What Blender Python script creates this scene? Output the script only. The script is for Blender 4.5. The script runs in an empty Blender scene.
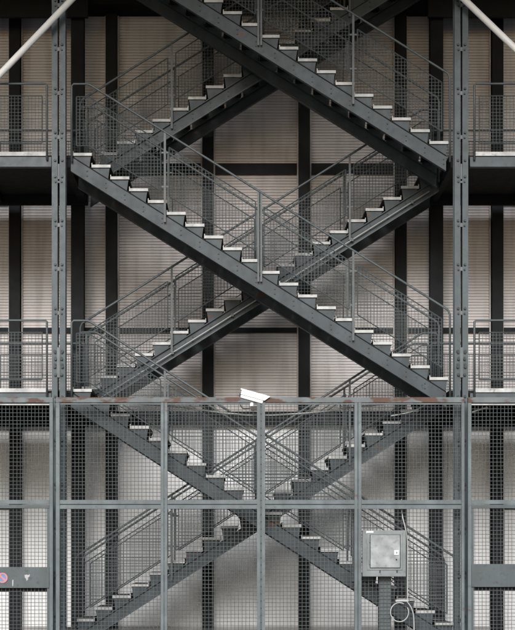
import bpy, math, random
from mathutils import Vector
random.seed(7)
C = bpy.context.scene
COL = C.collection

# ------------------------------------------------------------------ camera
D, S, VX, YH = 21.5, 68.0, 235.0, 550.0      # metres to the stair plane, px per metre there, principal point
EYE = 1.56
cam_d = bpy.data.cameras.new('camera'); cam = bpy.data.objects.new('camera', cam_d); COL.objects.link(cam)
cam.location = (0, -D, EYE); cam.rotation_euler = (math.radians(90), 0, 0)
cam_d.sensor_width = 36; cam_d.lens = S * D / 630 * 36
cam_d.shift_x = (257.5 - VX) / 630; cam_d.shift_y = (YH - 315) / 630
cam_d.clip_end = 500
C.camera = cam

# ------------------------------------------------------------------ light
SUN_EL, SUN_AZ = 30, 8        # overcast: high, behind the photographer, a little to the left
w = bpy.data.worlds.new('World'); C.world = w; w.use_nodes = True
nt = w.node_tree; bg = nt.nodes['Background']
sky = nt.nodes.new('ShaderNodeTexSky'); sky.sky_type = 'NISHITA'; sky.sun_disc = False
sky.sun_elevation = math.radians(SUN_EL); sky.sun_rotation = math.radians(180 + SUN_AZ)
sky.air_density = 1.0; sky.dust_density = 1.5; sky.ozone_density = 0.6
nt.links.new(sky.outputs[0], bg.inputs[0]); bg.inputs[1].default_value = 0.05
sd = bpy.data.lights.new('sun', 'SUN'); sd.energy = 1.5; sd.angle = math.radians(30); sd.color = (1, 0.985, 0.98)
sun = bpy.data.objects.new('sun', sd); COL.objects.link(sun)
_e, _a = math.radians(SUN_EL), math.radians(SUN_AZ)
sun.rotation_euler = Vector((math.sin(_a) * math.cos(_e), math.cos(_a) * math.cos(_e), -math.sin(_e))).to_track_quat('-Z', 'Y').to_euler()
C.view_settings.view_transform = 'Standard'; C.view_settings.look = 'None'
C.view_settings.exposure = 1.48; C.view_settings.gamma = 1; C.view_settings.use_curve_mapping = False
C.cycles.max_bounces = 5; C.cycles.diffuse_bounces = 3

# ------------------------------------------------------------------ materials
def mat(name, col, rough=0.6, metal=0.0, var=0.15, scale=3.0, dark=None, spots=0.0, streak=0.0, rust=0.0, rnd=0.0, spec=0.4, rust_col=(0.05, 0.025, 0.017)):
    m = bpy.data.materials.new(name); m.use_nodes = True
    n, l = m.node_tree.nodes, m.node_tree.links
    b = n['Principled BSDF']; b.inputs['Roughness'].default_value = rough; b.inputs['Metallic'].default_value = metal
    b.inputs['Specular IOR Level'].default_value = spec
    tc = n.new('ShaderNodeTexCoord')
    def noise(sc, det=4, stretch=None):
        t = n.new('ShaderNodeTexNoise'); t.inputs['Scale'].default_value = sc; t.inputs['Detail'].default_value = det
        src = tc.outputs['Object']
        if stretch:
            mp = n.new('ShaderNodeMapping'); mp.inputs['Scale'].default_value = stretch
            l.new(src, mp.inputs[0]); src = mp.outputs[0]
        l.new(src, t.inputs['Vector']); return t.outputs['Fac']
    def mix(fac, a, bcol):
        x = n.new('ShaderNodeMix'); x.data_type = 'RGBA'
        l.new(fac, x.inputs[0])
        for i, v in ((6, a), (7, bcol)):
            if isinstance(v, tuple): x.inputs[i].default_value = (*v, 1)
            else: l.new(v, x.inputs[i])
        return x.outputs[2]
    def ramp(fac, lo, hi):
        r = n.new('ShaderNodeMapRange'); r.inputs[1].default_value = lo; r.inputs[2].default_value = hi
        l.new(fac, r.inputs[0]); return r.outputs[0]
    lo = tuple(c * (1 - var) for c in col); hi = tuple(min(1, c * (1 + var)) for c in col)
    out = mix(ramp(noise(scale), 0.3, 0.7), lo, hi)
    if rnd:                                          # each panel its own shade
        oi = n.new('ShaderNodeObjectInfo')
        out = mix(ramp(oi.outputs['Random'], -.6, 1.6), out, tuple(min(1, c * (1 + 2 * rnd)) for c in (col[0] * .97, col[1] * 1.02, col[2] * 1.02)))
    if streak:
        out = mix(ramp(noise(1.0, 4, (5, 5, 0.5)), 0.48, 0.85), out, tuple(c * (1 - streak) for c in col))
    if spots:
        out = mix(ramp(noise(14, 3), 0.58, 0.75), out, tuple(c * (1 - spots) for c in col))
    if rust:
        out = mix(ramp(noise(2.6, 7, (1, 1, 2.5)), 0.62 - rust, 0.68 - rust), out, mix(noise(25), rust_col, tuple(c * 2 for c in rust_col)))
    l.new(out, b.inputs['Base Color'])
    r2 = n.new('ShaderNodeMapRange'); r2.inputs[3].default_value = max(0, rough - 0.12); r2.inputs[4].default_value = min(1, rough + 0.12)
    l.new(noise(9), r2.inputs[0]); l.new(r2.outputs[0], b.inputs['Roughness'])
    return m

M = dict(
    string=mat('stair_paint', (0.041, 0.054, 0.061), 0.5, 0, 0.3, 3, spots=0.4, streak=0.4, spec=.3, rust=-.03),
    steel=mat('painted_steel', (0.053, 0.072, 0.081), 0.5, 0, 0.22, 4, spots=0.3, streak=0.25),
    rail=mat('rail_steel', (0.068, 0.08, 0.084), 0.5, 0, 0.2, 5),
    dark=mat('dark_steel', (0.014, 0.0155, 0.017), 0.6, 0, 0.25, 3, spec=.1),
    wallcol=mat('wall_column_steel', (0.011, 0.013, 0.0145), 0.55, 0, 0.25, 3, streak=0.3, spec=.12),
    bolt=mat('bolt_steel', (0.03, 0.034, 0.036), 0.5, 0.3, 0.3, 20),
    zinc=mat('galvanised_edge', (0.39, 0.395, 0.39), 0.5, 0, 0.3, 6, spots=0.45, streak=.3),
    grate=mat('tread_grating', (0.02, 0.021, 0.021), 0.7, 0, 0.3, 30, spec=.15),
    wire=mat('railing_wire', (0.12, 0.132, 0.134), 0.5, 0, 0.2, 12),
    fence=mat('fence_steel', (0.105, 0.127, 0.134), 0.5, 0, 0.22, 4, spots=0.3, streak=0.35, rust=-.04),
    fencerust=mat('rusty_fence_rail', (0.125, 0.142, 0.146), 0.6, 0, 0.25, 4, streak=.2, rust=0.125),
    fwire=mat('fence_wire', (0.105, 0.115, 0.117), 0.5, 0, 0.2, 9),
    plate=mat('gate_plate', (0.066, 0.082, 0.087), 0.5, 0, 0.16, 3, spots=0.3, streak=0.3),
    clad=mat('corrugated_cladding', (0.485, 0.448, 0.443), 0.6, 0, 0.2, 0.8, streak=0.35, rnd=0.2),
    frame=mat('pale_trim', (0.5, 0.47, 0.45), 0.6, 0, 0.12, 5),
    base=mat('base_wall_render', (0.79, 0.795, 0.80), 0.8, 0, 0.1, 0.8, streak=0.18),
    door=mat('pale_door_panel', (0.66, 0.66, 0.66), 0.6, 0, 0.08, 1.5, streak=0.15),
    white=mat('white_paint', (0.8, 0.8, 0.79), 0.4, 0, 0.05, 5, streak=0.08),
    cable=mat('pale_cable', (0.34, 0.35, 0.34), 0.5, 0, 0.1, 9),
    black=mat('black_plastic', (0.02, 0.02, 0.02), 0.5, 0, 0.2, 8),
    cab=mat('cabinet_steel', (0.17, 0.19, 0.194), 0.5, 0, 0.2, 5, spots=0.3, streak=.3),
    cabdoor=mat('worn_cabinet_door', (0.25, 0.268, 0.27), 0.5, 0, 0.32, 6, spots=0.3, streak=.35),
    red=mat('sign_red', (0.50, 0.19, 0.21), 0.5, 0, 0.08, 8), blue=mat('sign_blue', (0.14, 0.20, 0.36), 0.5, 0, 0.08, 8),
    ground=mat('pavement_concrete', (0.10, 0.099, 0.097), 0.9, 0, 0.18, 1.2, spots=0.2),
    plinth=mat('stained_plinth', (0.42, 0.41, 0.40), 0.85, 0, 0.2, 2, streak=0.35),
    roof=mat('fascia_and_canopy', (0.012, 0.012, 0.013), 0.8, 0, 0.2, 2, spec=.1),
)

# ------------------------------------------------------------------ mesh helpers
class MB:
    def __init__(s): s.v, s.f, s.m, s.mats = [], [], [], []
    def mi(s, m):
        if m not in s.mats: s.mats.append(m)
        return s.mats.index(m)
    def add(s, vs, fs, m):
        o = len(s.v); k = s.mi(m); s.v += [tuple(v) for v in vs]
        for f in fs: s.f.append(tuple(o + i for i in f)); s.m.append(k)
    def box(s, x0, x1, y0, y1, z0, z1, m):
        if x0 > x1: x0, x1 = x1, x0
        s.add([(x, y, z) for x in (x0, x1) for y in (y0, y1) for z in (z0, z1)],
              [(0, 1, 3, 2), (4, 6, 7, 5), (0, 4, 5, 1), (2, 3, 7, 6), (0, 2, 6, 4), (1, 5, 7, 3)], m); return s
    def prism(s, pts, y0, y1, m):                     # outline in x,z pushed through y
        a = sum(pts[i][0] * pts[(i + 1) % len(pts)][1] - pts[(i + 1) % len(pts)][0] * pts[i][1] for i in range(len(pts)))
        if a < 0: pts = pts[::-1]
        n = len(pts)
        s.add([(x, y0, z) for x, z in pts] + [(x, y1, z) for x, z in pts],
              [tuple(range(n)), tuple(range(2 * n - 1, n - 1, -1))] + [(i, i + n, (i + 1) % n + n, (i + 1) % n) for i in range(n)], m); return s
    def wire(s, p, q, r, m):                          # thin square rod, open ended
        p, q = Vector(p), Vector(q); t = (q - p).normalized()
        u = t.cross(Vector((0, 1, 0)));
        if u.length < .1: u = t.cross(Vector((1, 0, 0)))
        u.normalize(); v = t.cross(u)
        ring = [u * r, v * r, -u * r, -v * r]
        s.add([p + k for k in ring] + [q + k for k in ring], [(i, (i + 1) % 4, (i + 1) % 4 + 4, i + 4) for i in range(4)], m); return s
    def tube(s, pts, r, m, n=8, closed=False):
        pts = [Vector(p) for p in pts]; k = len(pts); vs = []; ref = None
        for i, p in enumerate(pts):
            if closed: t = pts[(i + 1) % k] - pts[i - 1]
            else: t = pts[min(i + 1, k - 1)] - pts[max(i - 1, 0)]
            t.normalize()
            if ref is None:
                ref = t.cross(Vector((0, 1, 0)))
                if ref.length < .2: ref = t.cross(Vector((1, 0, 0)))
            u = (ref - t * ref.dot(t)).normalized(); ref = u; v = t.cross(u)
            vs += [p + (u * math.cos(a) + v * math.sin(a)) * r for a in [2 * math.pi * j / n for j in range(n)]]
        fs = [(i * n + j, i * n + (j + 1) % n, ((i + 1) % k) * n + (j + 1) % n, ((i + 1) % k) * n + j) for i in range(k if closed else k - 1) for j in range(n)]
        if not closed: fs += [tuple(range(n))[::-1], tuple((k - 1) * n + j for j in range(n))]
        s.add(vs, fs, m); return s
    def bolt(s, x, y, z, r, m, h=0.018):              # hexagonal head proud of a face looking at -y
        s.tube([(x, y + .004, z), (x, y - h, z)], r, m, 6); return s
    def build(s, name, parent=None, smooth=False, bevel=0):
        me = bpy.data.meshes.new(name); me.from_pydata(s.v, [], s.f)
        for m in s.mats: me.materials.append(M[m])
        me.polygons.foreach_set('material_index', s.m)
        if smooth: me.polygons.foreach_set('use_smooth', [True] * len(s.f))
        me.update()
        o = bpy.data.objects.new(name, me); COL.objects.link(o)
        if bevel:
            b = o.modifiers.new('bevel', 'BEVEL'); b.width = bevel; b.segments = 2; b.limit_method = 'ANGLE'
        if parent: o.parent = parent; o.matrix_parent_inverse = parent.matrix_world.inverted()
        return o

def tag(o, label, cat, group=None):
    o['label'] = label; o['category'] = cat
    if group: o['group'] = group
    return o
def thing(name, label, cat, loc=(0, 0, 0), group=None):
    o = bpy.data.objects.new(name, None); COL.objects.link(o); o.location = loc; o.empty_display_size = .2
    bpy.context.view_layer.update()
    return tag(o, label, cat, group)
def kk(Y): return S * D / (D + Y)
def X(px, Y=0): return (px - VX) / kk(Y)
def Z(py, Y=0): return EYE + (YH - py) / kk(Y)

L3, L2 = Z(154.4), Z(390.4)
RISE = (L3 - L2) / 20; RISE_LOW = 12.3 / S; GO_LOW = 19.05 / S; GO = 18.77 / S
L4 = L3 + 20 * RISE
XC = X(260.6)                                   # middle of the stair tower
def mir(x): return 2 * XC - x

# ------------------------------------------------------------------ ground
g = MB(); g.add([(-120, -80, 0), (120, -80, 0), (120, 60, 0), (-120, 60, 0)], [(0, 1, 2, 3)], 'ground')
go = g.build('ground'); go['kind'] = 'structure'

# ------------------------------------------------------------------ building behind the stairs
YW = 3.0                                        # cladding plane
bld = thing('building', 'large building wall of horizontal ribbed panels between dark steel columns behind the stairs', 'building', (XC, YW, 0))
WC = [0.352 + 1.610 * (n + .5) for n in range(-7, 7)]
CW = 0.092
ztop = L4 + 1.3
def py2z(py): return Z(py, YW)
bands = [(py2z(412), py2z(333)), (py2z(328), py2z(175)), (py2z(164), ztop)]
for xa, xb in zip(WC[:-1], WC[1:]):
    x0, x1 = xa + CW + .03, xb - CW - .03
    for z0, z1 in bands:
        p = MB(); n = round((z1 - z0) / 0.048); ph = (z1 - z0) / n; vs = []; fs = []
        for i in range(n):
            for dz, dy in ((0.0, 0.0), (0.60, 0.003), (0.64, 0.018), (0.88, 0.018)):
                vs += [(x0, YW + dy, z0 + (i + dz) * ph), (x1, YW + dy, z0 + (i + dz) * ph)]
        vs += [(x0, YW, z1), (x1, YW, z1)]
        for i in range(len(vs) // 2 - 1): fs.append((2 * i, 2 * i + 1, 2 * i + 3, 2 * i + 2))
        p.add(vs, fs, 'clad'); p.build('corrugated_panel', bld)
    for xx in (xa + CW + .004, xb - CW - .028): MB().box(xx, xx + .024, YW - .03, YW + .04, py2z(412), ztop, 'frame').build('panel_trim', bld)
    if xb < X(60, YW) or xa > X(455, YW): MB().box(xa + CW + .032, xb - CW - .032, YW - .03, YW - .004, py2z(206), py2z(201), 'frame').build('panel_trim', bld)
    gb = MB(); gb.box(xa + CW + .03, xb - CW - .03, YW - .05, YW + .02, py2z(333), py2z(328), 'wallcol')
    gb.build('wall_rail', bld)
    gb = MB(); gb.box(xa + CW + .03, xb - CW - .03, YW - .05, YW + .02, py2z(175), py2z(164), 'wallcol'); gb.build('wall_rail', bld)
for xa in WC:
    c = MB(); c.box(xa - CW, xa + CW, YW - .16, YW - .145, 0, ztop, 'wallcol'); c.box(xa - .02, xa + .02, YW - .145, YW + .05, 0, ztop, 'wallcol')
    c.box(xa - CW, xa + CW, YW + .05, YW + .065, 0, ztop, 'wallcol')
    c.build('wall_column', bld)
x0, x1 = WC[0], WC[-1]
zb = py2z(425)
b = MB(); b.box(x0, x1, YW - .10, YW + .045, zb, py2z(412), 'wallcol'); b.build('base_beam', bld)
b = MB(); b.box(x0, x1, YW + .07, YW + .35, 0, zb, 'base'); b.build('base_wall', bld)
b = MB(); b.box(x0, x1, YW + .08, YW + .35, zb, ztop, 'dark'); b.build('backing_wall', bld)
b = MB(); b.box(x0, x1, YW - .55, YW + .35, py2z(16.5), py2z(16.5) + .5, 'roof'); b.build('fascia_beam', bld)
for xa, xb in zip(WC[:-1], WC[1:]):
    if xb < X(60, YW) or xa > X(455, YW):
        d_ = MB(); d_.box(xa + CW + .05, xb - CW - .03, YW + .02, YW + .068, .02, py2z(509.5), 'door')
        d_.box(xa + CW + .05, xb - CW - .03, YW - .04, YW + .068, py2z(509), py2z(505), 'dark')
        d_.build('door_panel', bld)
bf = MB(); bf.box(x0, x1, -7.2, YW + .35, ztop, ztop + .25, 'roof')  # unseen canopy, added and drawn far forward to shade the upper storeys
bf.build('shade_canopy', bld)

for xa, xb in zip(WC[:-1], WC[1:]):                # joints and a plinth on the rendered base wall
    xm = (xa + xb) / 2
    for q in (.0,): MB().box(xm + q - .003, xm + q + .003, YW + .066, YW + .0705, .3, zb - .02, 'plinth').build('wall_joint', bld)
    MB().box(xa + CW, xb - CW, YW + .03, YW + .069, 0, .28, 'plinth').build('plinth', bld)

# ------------------------------------------------------------------ columns
def front_column(xc, label):
    t = thing('steel_column', label, 'column', (xc, 0, 0), 'front columns of the stair tower')
    for sg in (-1, 1):
        c = MB(); a, b_ = sg * .015, sg * .10
        c.box(xc + a, xc + b_, -.085, -.073, 0, ztop, 'steel'); c.box(xc + a, xc + sg * .027, -.073, .073, 0, ztop, 'steel')
        c.box(xc + a, xc + b_, .073, .085, 0, ztop, 'steel'); c.build('channel', t)
    py = 357 - 43.8 * 12
    while py < 660:
        z = Z(py)
        if z < .1: break
        p = MB(); p.box(xc - .016, xc + .016, -.08, -.06, z - .035, z + .02, 'fence')
        for sg in (-1, 1): p.bolt(xc + sg * .05, -.085, z + .055, .019, 'bolt', .025)
        for sg in (-1, 1): p.bolt(xc + sg * .045, -.085, z - .02, .014, 'bolt', .02)
        p.build('batten_plate', t)
        py += 43.8
    for lv in (L3, L2):
        p = MB()
        zz = lv - (.11 if lv == L3 else -.37)
        for sg in (-1, 1): p.bolt(xc + sg * .052, -.085, zz, .019, 'bolt', .025)
        if lv == L2:
            for k in range(4):
                for sg in (-1, 1): p.bolt(xc + sg * (.055 if k % 2 else .045), -.085, L2 + .22 + k * .115, .022, 'bolt', .03)
            p.box(xc - .022, xc + .022, -.10, -.087, L2 + .18, L2 + .62, 'fence')
        else: p.box(xc - .012, xc + .012, -.08, -.062, zz - .3, zz - .05, 'fence')
        p.build('splice_plate', t)
front_column(X(59.3), 'grey double channel steel column at left of the stair tower, its foot behind the gate hinge')
front_column(X(460.5), 'grey double channel steel column at right of the stair tower, near the wired cabinet')
for px, lb in ((-342, 'outer grey steel column far left of the stairs'), (862, 'outer grey steel column far right of the stairs')):
    front_column(X(px), lb)
for px, lb in ((78, 'dark rear H column left of the stairs, standing close to the ribbed wall'), (436, 'dark rear H column right of the stairs, standing close to the ribbed wall')):
    Yr = 2.56; xc = X(px, Yr)
    t = thing('rear_column', lb, 'column', (xc, Yr, 0), 'rear columns of the stair tower')
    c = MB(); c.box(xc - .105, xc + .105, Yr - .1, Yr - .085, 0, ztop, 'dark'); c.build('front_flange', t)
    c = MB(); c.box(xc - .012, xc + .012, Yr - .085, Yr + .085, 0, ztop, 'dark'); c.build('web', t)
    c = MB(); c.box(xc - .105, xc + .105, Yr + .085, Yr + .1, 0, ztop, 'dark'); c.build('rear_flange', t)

# ------------------------------------------------------------------ railing pieces
PITCH = 0.0495
def mesh_panel(parent, xs, top, bot, Y, wm='wire', r=.0032, fr=.0085, pitch=PITCH, name='mesh_panel', fm='rail'):
    """welded mesh between xs[0] and xs[1]; top and bot give z at x"""
    xa, xb = xs; m = MB()
    n = max(1, round((xb - xa) / pitch)); 
    for i in range(1, n):
        x = xa + (xb - xa) * i / n; m.wire((x, Y, bot(x)), (x, Y, top(x)), r, wm)
    smp = [xa + (xb - xa) * i / 160 for i in range(161)]
    zmin = min(bot(x) for x in smp); zmax = max(top(x) for x in smp)
    z = math.ceil(zmin / pitch) * pitch + .01
    while z < zmax:
        ins = [x for x in smp if bot(x) <= z <= top(x)]
        if len(ins) > 2: m.wire((ins[0], Y + 2 * r, z), (ins[-1], Y + 2 * r, z), r, wm)
        z += pitch
    o = m.build(name, parent)
    f = MB()
    ks = [smp[i] for i in range(0, 161, 4)]
    loop = [(x, Y, top(x)) for x in ks] + [(x, Y, bot(x)) for x in reversed(ks)]
    out = [loop[0]]
    for i in range(1, len(loop) - 1):                # keep the corners only
        a, b_, c = Vector(out[-1]), Vector(loop[i]), Vector(loop[i + 1])
        if (b_ - a).normalized().dot((c - b_).normalized()) < .9995: out.append(loop[i])
    out.append(loop[-1])
    for i in range(len(out)): f.wire(out[i], out[(i + 1) % len(out)], fr, fm)
    f.build('panel_frame', o)
    return o

# ------------------------------------------------------------------ stair flights
POSTS = [(165 - 82.3) / S, (259.7 - 82.3) / S, (353 - 82.3) / S]
def flight(label, z0, rise, Y0, sg, rear, last=20, GO=GO):
    ox = X(82.3) if sg > 0 else mir(X(82.3))        # centre of the top tread
    t = thing('stair_flight', label, 'stairs', (ox, Y0, z0), 'flights of the scissor stairs')
    sl = rise / GO; W = 1.05
    wx = lambda u: ox + sg * u                      # u runs downhill from the top tread
    u0, u1 = -11.5 / S, (446 - 82.3) / S
    if last > 20: u1 = GO * 20.4
    # stringers
    for side in (0, 1):
        y = Y0 if side == 0 else Y0 + W - .012
        zt = lambda u: z0 - .135 - sl * u
        dp = .215
        s_ = MB()
        s_.prism([(wx(u0), zt(u0)), (wx(u1), zt(u1)), (wx(u1), zt(u1) - dp), (wx(u0), zt(u0) - dp)], y, y + .012, 'string')
        fy0, fy1 = (y - .035, y - .001) if rear else (y + .013, y + .075)
        if side == 1: fy0, fy1 = y - .075, y - .001
        th = .016
        for zoff, mm in ((0, 'string'), (dp - th, 'steel' if rear and side == 0 else 'string')):
            s_.prism([(wx(u0), zt(u0) - zoff), (wx(u1), zt(u1) - zoff), (wx(u1), zt(u1) - zoff - th), (wx(u0), zt(u0) - zoff - th)], fy0, fy1, mm)
        if side == 0:
            for i in range(0, 20):
                for du, dz in ((.03, .055), (.03, .125)):
                    u = i * GO + du + .04
                    s_.bolt(wx(u), y, zt(u) - dz - .01, .0115, 'bolt', .012)
            if not rear:                             # dark strip standing in for the top flange's shadow line on the web
                s_.prism([(wx(u0), zt(u0) + .014), (wx(u1), zt(u1) + .014), (wx(u1), zt(u1) + .001), (wx(u0), zt(u0) + .001)], y - .014, y + .06, 'dark')
        s_.build('stringer', t)
    if rear and z0 == L3:                            # pale pipe clipped along the face of the middle rear stringer
        zp = lambda u: z0 - .135 - sl * u - .125
        b = MB(); b.tube([(wx(-.02), Y0 - .05, zp(-.02)), (wx(GO * 19.3), Y0 - .05, zp(GO * 19.3))], .0105, 'cable', 8); pp = b.build('pipe', t, smooth=True)
        for i in range(6):
            u = .25 + i * .93; MB().box(wx(u) - .02, wx(u) + .02, Y0 - .066, Y0 - .001, zp(u) - .022, zp(u) + .022, 'rail').build('pipe_clip', pp)
    # treads
    for i in range(last):
        u = i * GO; z = z0 - i * rise; x = wx(u)
        d_ = MB(); d_.box(x - .138, x + .138, Y0 + .012, Y0 + W - .012, z - .022, z + .016, 'grate')
        d_.box(wx(u - .138), wx(u - .130), Y0 + .012, Y0 + W - .012, z + .016, z + .052, 'grate')
        tr = d_.build('tread', t)
        for ya, yb in ((Y0 - .006, Y0 + .006), (Y0 + W - .006, Y0 + W + .006)):
            e = MB(); e.box(x - .14, x + .14, ya, yb, z - .021, z + .021, 'zinc')
            e.box(wx(u - .14), wx(u - .128), ya, yb, z + .021, z + .046, 'zinc'); e.build('end_plate', tr)
        zt = lambda uu: z0 - .135 - sl * uu - .02
        for ya in (Y0 + .018, Y0 + W - .03):
            a, b_ = u - .128, u + .115; k = MB()
            k.prism([(wx(a), z - .0205), (wx(u + .13), z - .0205), (wx(b_ + .005), z - .05), (wx(u + .098), zt(u + .098)), (wx(a + .05), zt(a + .05)), (wx(a + .05), z - .1)], ya, ya + .01, 'string'); k.build('bracket', tr)
    # railings on both sides
    rz = 73.6 / S
    uflat = (89 - 82.3) / S; ua = (72 - 82.3) / S; ue = (449.5 - 82.3) / S
    if last > 20: ue = GO * 19.55
    def line(off): return lambda x: z0 + rz - off - sl * max(uflat, sg * (x - ox))
    for y in (Y0 - .045, Y0 + W + .045):
        top = line(0)
        h = MB()
        h.tube([(wx(ua), y, z0 - .12), (wx(ua), y, top(wx(ua)) - .03), (wx(ua + .03), y, top(wx(ua))), (wx(uflat - .02), y, top(wx(uflat))), (wx(uflat + .03), y, top(wx(uflat + .03))),
                (wx(ue - .03), y, top(wx(ue - .03))), (wx(ue), y, top(wx(ue)) - .05), (wx(ue), y, z0 - sl * ue - .2)], .017, 'rail', 8)
        h.build('handrail', t, smooth=True)
        for j, u in enumerate(POSTS):
            p = MB(); x = wx(u); zb_ = z0 - sl * u - .24
            if j == 1:
                for dx in (-.021, .021): p.box(x + dx - .014, x + dx + .014, y - .006, y + .012, zb_, top(x) - .012, 'rail')
                p.box(x - .007, x + .007, y + .002, y + .010, zb_ + .1, top(x) - .02, 'dark')
                for q in range(6): p.bolt(x, y + .002, zb_ + .14 + q * .2, .007, 'bolt')
            else:
                p.box(x - .016, x + .016, y - .008, y + .012, zb_, top(x) - .012, 'rail')
            for dz in (.3, .8): p.box(x - .075, x + .075, y + .012, y + .024, top(x) - dz - .012, top(x) - dz + .012, 'rail')
            p.build('post', t)
        us = [-5.5 / S] + POSTS + [ue]
        for a, b_ in zip(us[:-1], us[1:]):
            ga = 0 if a < 0 else .062
            gb = .12 if b_ == ue else .062
            xa, xb = sorted((wx(a + ga), wx(b_ - gb)))
            mesh_panel(t, (xa, xb), line(.187), line(.905), y)
    return t
Y1 = 1.25
flight('front stair flight at the top, running down rightwards in shade under the added canopy', L4, RISE, 0, 1, False)
flight('long front stair flight in the middle, descending from upper left to the cabinet side landing', L3, RISE, 0, 1, False)
flight('lowest front stair flight behind the mesh fence, descending towards the cabinet', L2, RISE_LOW, 0, 1, False, 21, GO_LOW)
flight('rear stair flight at the top, climbing rightwards in deep shade near the ribbed wall', L4, RISE, Y1, -1, True)
flight('rear stair flight in the middle, crossing behind the long front flight', L3, RISE, Y1, -1, True)
flight('lowest rear stair flight behind the mesh fence, climbing from lower left to upper right', L2, RISE_LOW, Y1, -1, True, 21, GO_LOW)

# ------------------------------------------------------------------ landings
def landing(lv, sg, label, deep=.14):
    f = (lambda px: X(px)) if sg < 0 else (lambda px: mir(X(px)))
    xo, xi = f(-342), f(46.5)
    t = thing('landing', label, 'landing', (xi, 0, lv), 'landings beside the stair tower')
    YB = 2.38
    d_ = MB(); d_.box(xo, f(71), .11, YB, lv - .03, lv + .01, 'grate'); d_.build('deck', t)
    e = MB(); e.box(xo, xi, -.045, .10, lv - .032, lv + .026, 'zinc'); e.build('edge_plate', t)
    c = MB(); c.box(xo, f(51.5), -.03, -.018, lv - .175, lv - .045, 'steel'); c.box(xo, f(51.5), -.017, .05, lv - .06, lv - .045, 'steel'); c.box(xo, f(51.5), -.05, .05, lv - .192, lv - .176, 'steel')
    c.build('edge_beam', t)
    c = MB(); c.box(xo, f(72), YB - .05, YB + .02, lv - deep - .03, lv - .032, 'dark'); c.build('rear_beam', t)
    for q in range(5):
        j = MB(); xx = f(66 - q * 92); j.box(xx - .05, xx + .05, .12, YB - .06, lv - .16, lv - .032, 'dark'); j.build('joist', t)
    rz = lv + 1.02
    for y, pe in ((-.06, 47.5), (YB - .05, 73)):
        x_e = f(pe) if y < 0 else f(69)
        h = MB(); h.tube([(xo, y, rz), (x_e - .02 * -sg, y, rz), (x_e, y, rz - .02), (x_e, y, lv - .1)], .017, 'rail', 8); h.build('handrail', t, smooth=True)
        for q in range(1, 4):
            p = MB(); xx = x_e - (-sg) * q * 1.45; p.box(xx - .016, xx + .016, y - .01, y + .01, lv - .1, rz - .012, 'rail')
            p.build('post', t)
        for q in range(4):
            xs = sorted((x_e + sg * (q * 1.45 + .07), x_e + sg * ((q + 1) * 1.45 - .07)))
            mesh_panel(t, xs, lambda x: rz - .178, lambda x: rz - .87, y)
            if y < 0 :
                xx = x_e + sg * q * 1.45
                for dz in (.27, .80): k = MB(); k.box(xx - .005, xx + sg * .075, y + .012, y + .024, rz - dz - .012, rz - dz + .012, 'rail'); k.build('panel_clip', t)
    return t
for sg, sd_ in ((-1, 'left'), (1, 'right')):
    oth = 'left of' if sg < 0 else 'right of'
    landing(L4, sg, f'topmost landing {oth} the stairs, only its dark underside showing', .57)
    landing(L3, sg, f'upper landing {oth} the stairs with a shaded mesh railing and pale edge', .16)
    landing(L2, sg, f'landing {oth} the stairs just above the top rail of the {sd_} gate', .30)

# ------------------------------------------------------------------ white diagonal struts
for (px0, py0, px1, py1), lb in (((-342, 431, 262, -199), 'thick white diagonal tube crossing the top left corner in front of the column'),
                                 ((862, 382, 262, -195), 'thick white diagonal tube crossing the top right corner beside the column')):
    Ys = -.28
    b = MB(); p, q = Vector((X(px0, Ys), Ys, Z(py0, Ys))), Vector((X(px1, Ys), Ys, Z(py1, Ys)))
    q = p + (q - p) * ((ztop - .02 - p.z) / (q.z - p.z))
    b.tube([p, q], .047, 'white', 20)
    tag(b.build('diagonal_strut', smooth=False), lb, 'strut', 'white diagonal struts')
    o = COL.objects[-1]
    for pl in o.data.polygons: pl.use_smooth = len(pl.vertices) == 4

# ------------------------------------------------------------------ mesh fence and gates
YF = -.35
FP = .0538
fx = lambda px: X(px, YF); fz = lambda py: Z(py, YF)
def rect_mesh(parent, px0, px1, zlo, zhi, fr=None):
    m = MB(); xa, xb = fx(px0), fx(px1); r = .0035
    n = round((xb - xa) / FP)
    for i in range(1, n): x = xa + (xb - xa) * i / n; j_ = [random.gauss(0, .0022) for _ in range(3)]; zm = (zlo + zhi) / 2; m.wire((x + j_[0], YF, zlo), (x + j_[1], YF + abs(j_[2]), zm), r, 'fwire'); m.wire((x + j_[1], YF + abs(j_[2]), zm), (x + j_[2], YF, zhi), r, 'fwire')
    n = round((zhi - zlo) / FP)
    for i in range(1, n): z = zlo + (zhi - zlo) * i / n; j_ = [random.gauss(0, .0022) for _ in range(3)]; xm = (xa + xb) / 2; m.wire((xa, YF + .008, z + j_[0]), (xm, YF + .008, z + j_[1]), r, 'fwire'); m.wire((xm, YF + .008, z + j_[1]), (xb, YF + .008, z + j_[2]), r, 'fwire')
    return m.build('wire_mesh', parent)
fn = thing('mesh_fence', 'tall grey wire mesh fence with rusty top rail in front of the stairs', 'fence', (fx(260), YF, 0))
b = MB(); b.box(fx(56), fx(464), YF - .03, YF + .03, fz(402.8), fz(397.4), 'fencerust'); b.build('top_rail', fn, bevel=.006)
b = MB(); b.box(fx(60), fx(461), YF - .025, YF + .025, fz(504.2), fz(500), 'fence'); b.box(fx(60), fx(461), YF - .02, YF + .02, fz(504.9), fz(504.2), 'dark'); b.box(fx(60), fx(461), YF - .025, YF + .025, fz(509), fz(504.9), 'fence')
b.build('middle_rail', fn, bevel=.003)
b = MB(); b.box(fx(60), fx(461), YF - .025, YF + .025, .03, .09, 'fence'); b.build('bottom_rail', fn)
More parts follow.
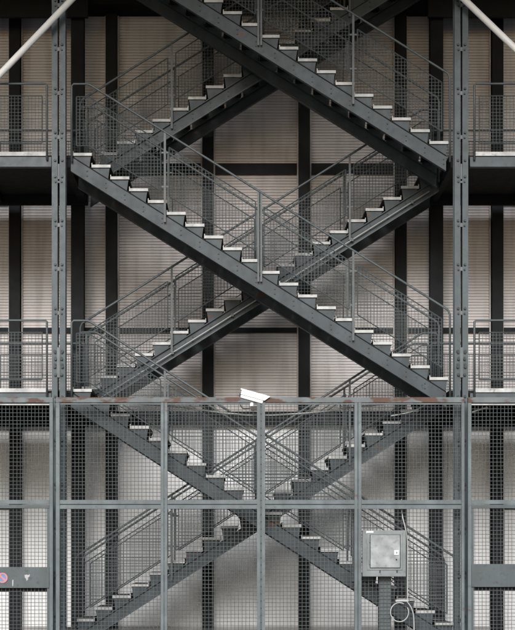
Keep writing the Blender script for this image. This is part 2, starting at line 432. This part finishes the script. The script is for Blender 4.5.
for a, c, zt_ in ((56, 60, 402.8), (160.8, 164, 402.8), (164.4, 167.6, 402.8), (354.2, 357.6, 402.8), (358, 361.4, 402.8), (461, 464.2, 402.8)):
    b = MB(); b.box(fx(a), fx(c), YF - .035, YF + .035, 0, fz(zt_) - .001, 'fence')
    b.build('post', fn, bevel=.004)
b = MB()
b.box(fx(257), fx(260), YF - .04, YF + .035, 0, fz(402.8) - .001, 'fence'); b.box(fx(260), fx(262), YF - .03, YF + .03, 0, fz(402.8) - .001, 'plate'); b.box(fx(262), fx(265), YF - .04, YF + .035, 0, fz(402.8) - .001, 'fence')
for q in range(34): b.bolt(fx(261), YF - .03, .2 + q * .104, .009, 'bolt', .006)
b.build('post', fn)
edges = [(60, 160.8), (167.6, 257), (265, 354.2), (361.4, 461)]
for a, c in edges:
    rect_mesh(fn, a, c, fz(500), fz(403)); rect_mesh(fn, a, c, .09, fz(509))
    b = MB(); b.box(fx(a), fx(c), YF - .012, YF + .02, fz(404.6), fz(403.2), 'fence'); b.build('mesh_clamp', fn)
def gate(label, a, c, y0, y1, lab2):
    """a is the hinge side next to the stair fence, c the far side; lock plate from y0 to y1"""
    sg = 1 if c > a else -1
    t = thing('mesh_gate', label, 'gate', (fx(a), YF, 0), 'tall mesh gates beside the stair fence')
    lo, hi = sorted((a, c)); w_ = 3.6
    MB().box(fx(lo), fx(hi), YF - .03, YF + .03, fz(402.8), fz(397.4), 'fencerust').build('top_rail', t, bevel=.005)
    MB().box(fx(lo + w_), fx(hi - w_), YF - .02, YF + .02, fz(405.2), fz(404), 'zinc').build('mesh_clamp', t)
    MB().box(fx(lo + w_), fx(hi - w_), YF - .025, YF + .025, fz(504.2), fz(500), 'fence').build('middle_rail', t, bevel=.004)
    MB().box(fx(lo + w_), fx(hi - w_), YF - .03, YF + .03, fz(508.4), fz(504.8), 'plate').build('middle_rail', t, bevel=.004)
    MB().box(fx(lo), fx(hi), YF - .025, YF + .025, .05, .11, 'plate').build('bottom_rail', t)
    for e in (lo, hi - w_):
        b = MB(); b.box(fx(e), fx(e + w_), YF - .03, YF + .03, .05, fz(402.8) - .001, 'fence'); b.build('stile', t, bevel=.004)
    ins = a + sg * w_
    b = MB(); b.box(fx(ins), fx(ins + sg * 2.4), YF - .024, YF + .02, .11, fz(508.4), 'plate'); b.build('inner_stile', t)
    b = MB(); b.box(fx(lo + w_), fx(hi - w_), YF - .04, YF + .03, fz(y1), fz(y0), 'plate'); b.box(fx(lo + w_), fx(hi - w_), YF + .03, YF + .06, fz(y1 + 4), fz(y1), 'dark')
    b.build('lock_plate', t, bevel=.004)
    rect_mesh(t, lo + w_, hi - w_, fz(500), fz(405.2)); rect_mesh(t, lo + w_, hi - w_, fz(y0), fz(508.4)); rect_mesh(t, lo + w_, hi - w_, .11, fz(y1))
    return t
gl = gate('grey mesh gate at left whose wide plate carries the round no parking sign', 53.2, -60, 567, 588, '')
gr = gate('grey mesh gate at right with a plain wide plate and no sign', 467.6, 582, 564, 587, '')
# paint scuffs on the left plate
b = MB(); b.prism([(fx(25), fz(574.6)), (fx(26.3), fz(575)), (fx(27.2), fz(574.4)), (fx(28.2), fz(575.2)), (fx(30.3), fz(574.2)), (fx(30), fz(576.3)), (fx(28.7), fz(577.6)), (fx(28.4), fz(579.4)), (fx(27), fz(581)), (fx(26.6), fz(578.8)), (fx(25.4), fz(577.6))], YF - .0445, YF - .0435, 'zinc')
b.prism([(fx(12.8), fz(580)), (fx(13.8), fz(579.5)), (fx(13.6), fz(586)), (fx(12.8), fz(586))], YF - .0445, YF - .0435, 'zinc'); b.build('paint_scuff', gl)
# no parking sign
sx, sz, R_ = fx(3), fz(577.8), .073
sg_ = thing('no_parking_sign', 'small round blue and red no parking sign on the left gate plate', 'sign', (sx, YF - .042, sz))
def disc(r0, r1, y, m, n=32):
    b = MB()
    a = [2 * math.pi * i / n for i in range(n)]
    if r0 == 0: b.prism([(sx + r1 * math.cos(t), sz + r1 * math.sin(t)) for t in a], y - .002, y, m)
    else:
        for i in range(n):
            t, u = a[i], a[(i + 1) % n]
            b.prism([(sx + r0 * math.cos(t), sz + r0 * math.sin(t)), (sx + r1 * math.cos(t), sz + r1 * math.sin(t)), (sx + r1 * math.cos(u), sz + r1 * math.sin(u)), (sx + r0 * math.cos(u), sz + r0 * math.sin(u))], y - .002, y, m)
    return b
disc(0, R_, YF - .044, 'blue').build('blue_face', sg_)
disc(R_ * .76, R_ * 1.02, YF - .0475, 'red').build('red_ring', sg_)
b = MB(); c_ = .707 * R_ * .8; wv = .0085
b.prism([(sx - c_ - wv, sz + c_ - wv), (sx - c_ + wv, sz + c_ + wv), (sx + c_ + wv, sz - c_ + wv), (sx + c_ - wv, sz - c_ - wv)], YF - .0505, YF - .0485, 'red'); b.build('red_slash', sg_)

# ------------------------------------------------------------------ electrical cabinet
cb = thing('electrical_cabinet', 'grey steel electrical cabinet with a worn pale door on the fence', 'cabinet', (fx(383), YF, 0))
b = MB(); b.box(fx(361.8), fx(405), YF - .13, YF - .036, fz(576.5), fz(530.5), 'cab'); b.build('body', cb, bevel=.008)
b = MB(); b.box(fx(366), fx(401.5), YF - .141, YF - .1305, fz(570), fz(532.8), 'cab'); b.box(fx(369), fx(399.3), YF - .150, YF - .1415, fz(568), fz(534.6), 'dark'); b.box(fx(369.5), fx(398.8), YF - .158, YF - .1505, fz(567.5), fz(535), 'cabdoor')
dr = b.build('door', cb, bevel=.003)
b = MB(); b.box(fx(393), fx(397.5), YF - .168, YF - .1585, fz(554.8), fz(550.2), 'white'); b.tube([(fx(395.3), YF - .168, fz(552.5)), (fx(395.3), YF - .18, fz(552.5))], .012, 'cab', 10); b.tube([(fx(395.2), YF - .158, fz(559.5)), (fx(395.2), YF - .166, fz(559.5))], .012, 'black', 10); b.build('lock', dr)
b = MB(); b.box(fx(365.5), fx(372.5), YF - .138, YF - .1305, fz(533.4), fz(531.2), 'white'); b.build('label_plate', cb)
b = MB()
for px in (379, 396): b.box(fx(px) - .008, fx(px) + .008, YF - .142, YF - .1305, fz(572.5), fz(569.8), 'black')
b.build('latch', cb)
for py in (540, 562): MB().tube([(fx(368.6), YF - .152, fz(py + 2.4)), (fx(368.6), YF - .152, fz(py - 2.4))], .008, 'cab', 8).build('hinge', dr)
b = MB(); b.box(fx(379), fx(391.5), YF + .03, YF + .2, 0, fz(576), 'plate'); b.build('pedestal', cb, bevel=.006)
# pale conduit and looped hose beside it
def curve(pts, n=10, closed=False):
    P = [Vector(p) for p in pts]; out = []
    k = len(P)
    for i in range(k - 1):
        p0, p1, p2, p3 = P[max(i - 1, 0)], P[i], P[i + 1], P[min(i + 2, k - 1)]
        for j in range(n):
            t = j / n
            out.append(.5 * ((2 * p1) + (p2 - p0) * t + (2 * p0 - 5 * p1 + 4 * p2 - p3) * t * t + (3 * p1 - p0 - 3 * p2 + p3) * t ** 3))
    return out + [P[-1]]
F = lambda px, py, dy=-.06: (fx(px), YF + dy, fz(py))
b = MB(); b.tube(curve([F(402, 499, .05), F(402, 508, .05), F(402.6, 517, 0), F(405.2, 530), F(407, 545), F(407, 575), F(407, 603)]), .0085, 'cable', 8)
tag(b.build('conduit', smooth=True), 'thin pale conduit running down the fence past the cabinet', 'cable')
lp = [F(399 + 9 * math.cos(a), 612 - 9.5 * math.sin(a), -.06 - .012 * a / 6.3) for a in [math.radians(60 + 15 * i) for i in range(23)]]
b = MB(); b.tube(curve([F(395, 601, -.05), F(402, 600.5, -.05), F(408, 601, -.05)], 4), .02, 'cable', 8); b.tube(lp, .008, 'cable', 8)
b.tube(curve([F(407, 602, -.05), F(411, 608, -.05), F(413.3, 618, -.05), F(413.5, 640, -.05), F(412, 654.5, -.05)]), .009, 'cable', 8)
tag(b.build('hose', smooth=True), 'white looped cable tied to the fence under the cabinet', 'cable')
# cable slung behind the fence top
G = lambda px, py: (X(px, -.2), -.2, Z(py, -.2))
b = MB(); b.tube(curve([G(60, 402), G(110, 402.5), G(167, 406), G(205, 410.5), G(230, 413.5), G(255, 415.3), G(290, 414.2), G(330, 410.8), G(351, 407.6), G(385, 404)]), .013, 'cable', 8)
tag(b.build('sagging_cable', smooth=True), 'pale cable sagging along the top of the mesh fence behind the camera post', 'cable')
b = MB(); b.tube(curve([G(391, 416), G(412, 411.5), G(427, 404)]), .010, 'cable', 8)
tag(b.build('loose_cable', smooth=True), 'thin pale cable end drooping just inside the right column under the fence top', 'cable')
b = MB(); b.tube(curve([G(472, 412.2), G(480, 409.5), G(488, 407.5)]), .013, 'cable', 8)
tag(b.build('loose_cable', smooth=True), 'short pale cable end poking out above the right gate under its top rail', 'cable')
# ------------------------------------------------------------------ security camera
cc = thing('security_camera', 'white security camera tilted down on the middle fence post', 'camera', F(255, 405, 0))
def rot_box(cx, cz, ang, l0, l1, h0, h1, y0, y1, m, b, cut=0):
    c, s = math.cos(ang), math.sin(ang)
    P = lambda a, h: (cx + a * c - h * s, cz + a * s + h * c)
    b.prism([P(l0, h0), P(l1 - cut, h0), P(l1, h1), P(l0, h1)], y0, y1, m); return b
an = math.radians(-15.5); cx, cz = fx(252.5), fz(396)
rot_box(cx, cz, an, -.165, .17, -.075, .035, YF - .055, YF + .055, 'white', MB()).build('housing', cc, bevel=.012)
rot_box(cx, cz, an, -.19, .245, .036, .058, YF - .068, YF + .068, 'white', MB()).build('sunshield', cc, bevel=.006)
b = MB(); rot_box(cx, cz, an, -.17, .235, -.025, .035, YF - .068, YF - .0625, 'white', b, .05); rot_box(cx, cz, an, -.17, .235, -.025, .035, YF + .0625, YF + .068, 'white', b, .05); b.build('shield_side', cc)
rot_box(cx, cz, an, .171, .178, -.045, .022, YF - .045, YF + .045, 'black', MB()).build('lens_window', cc)
b = MB(); b.tube([(cx - .01, YF, cz - .07), (cx - .012, YF, fz(406.2))], .028, 'white', 12); b.build('mount_stem', cc)
b = MB(); b.box(fx(250.8), fx(256.9), YF - .035, YF + .035, fz(410.3), fz(406.2), 'black'); b.build('mount_clamp', cc)
b = MB(); rot_box(cx, cz, an, -.19, -.1655, -.055, -.01, YF - .03, YF + .03, 'black', b)
b.tube(curve([(fx(241), YF, fz(396)), (fx(239.5), YF, fz(402)), (fx(242.5), YF, fz(408)), (fx(247.5), YF, fz(408.5)), (fx(251), YF, fz(408))]), .009, 'black', 6); b.build('lead', cc)
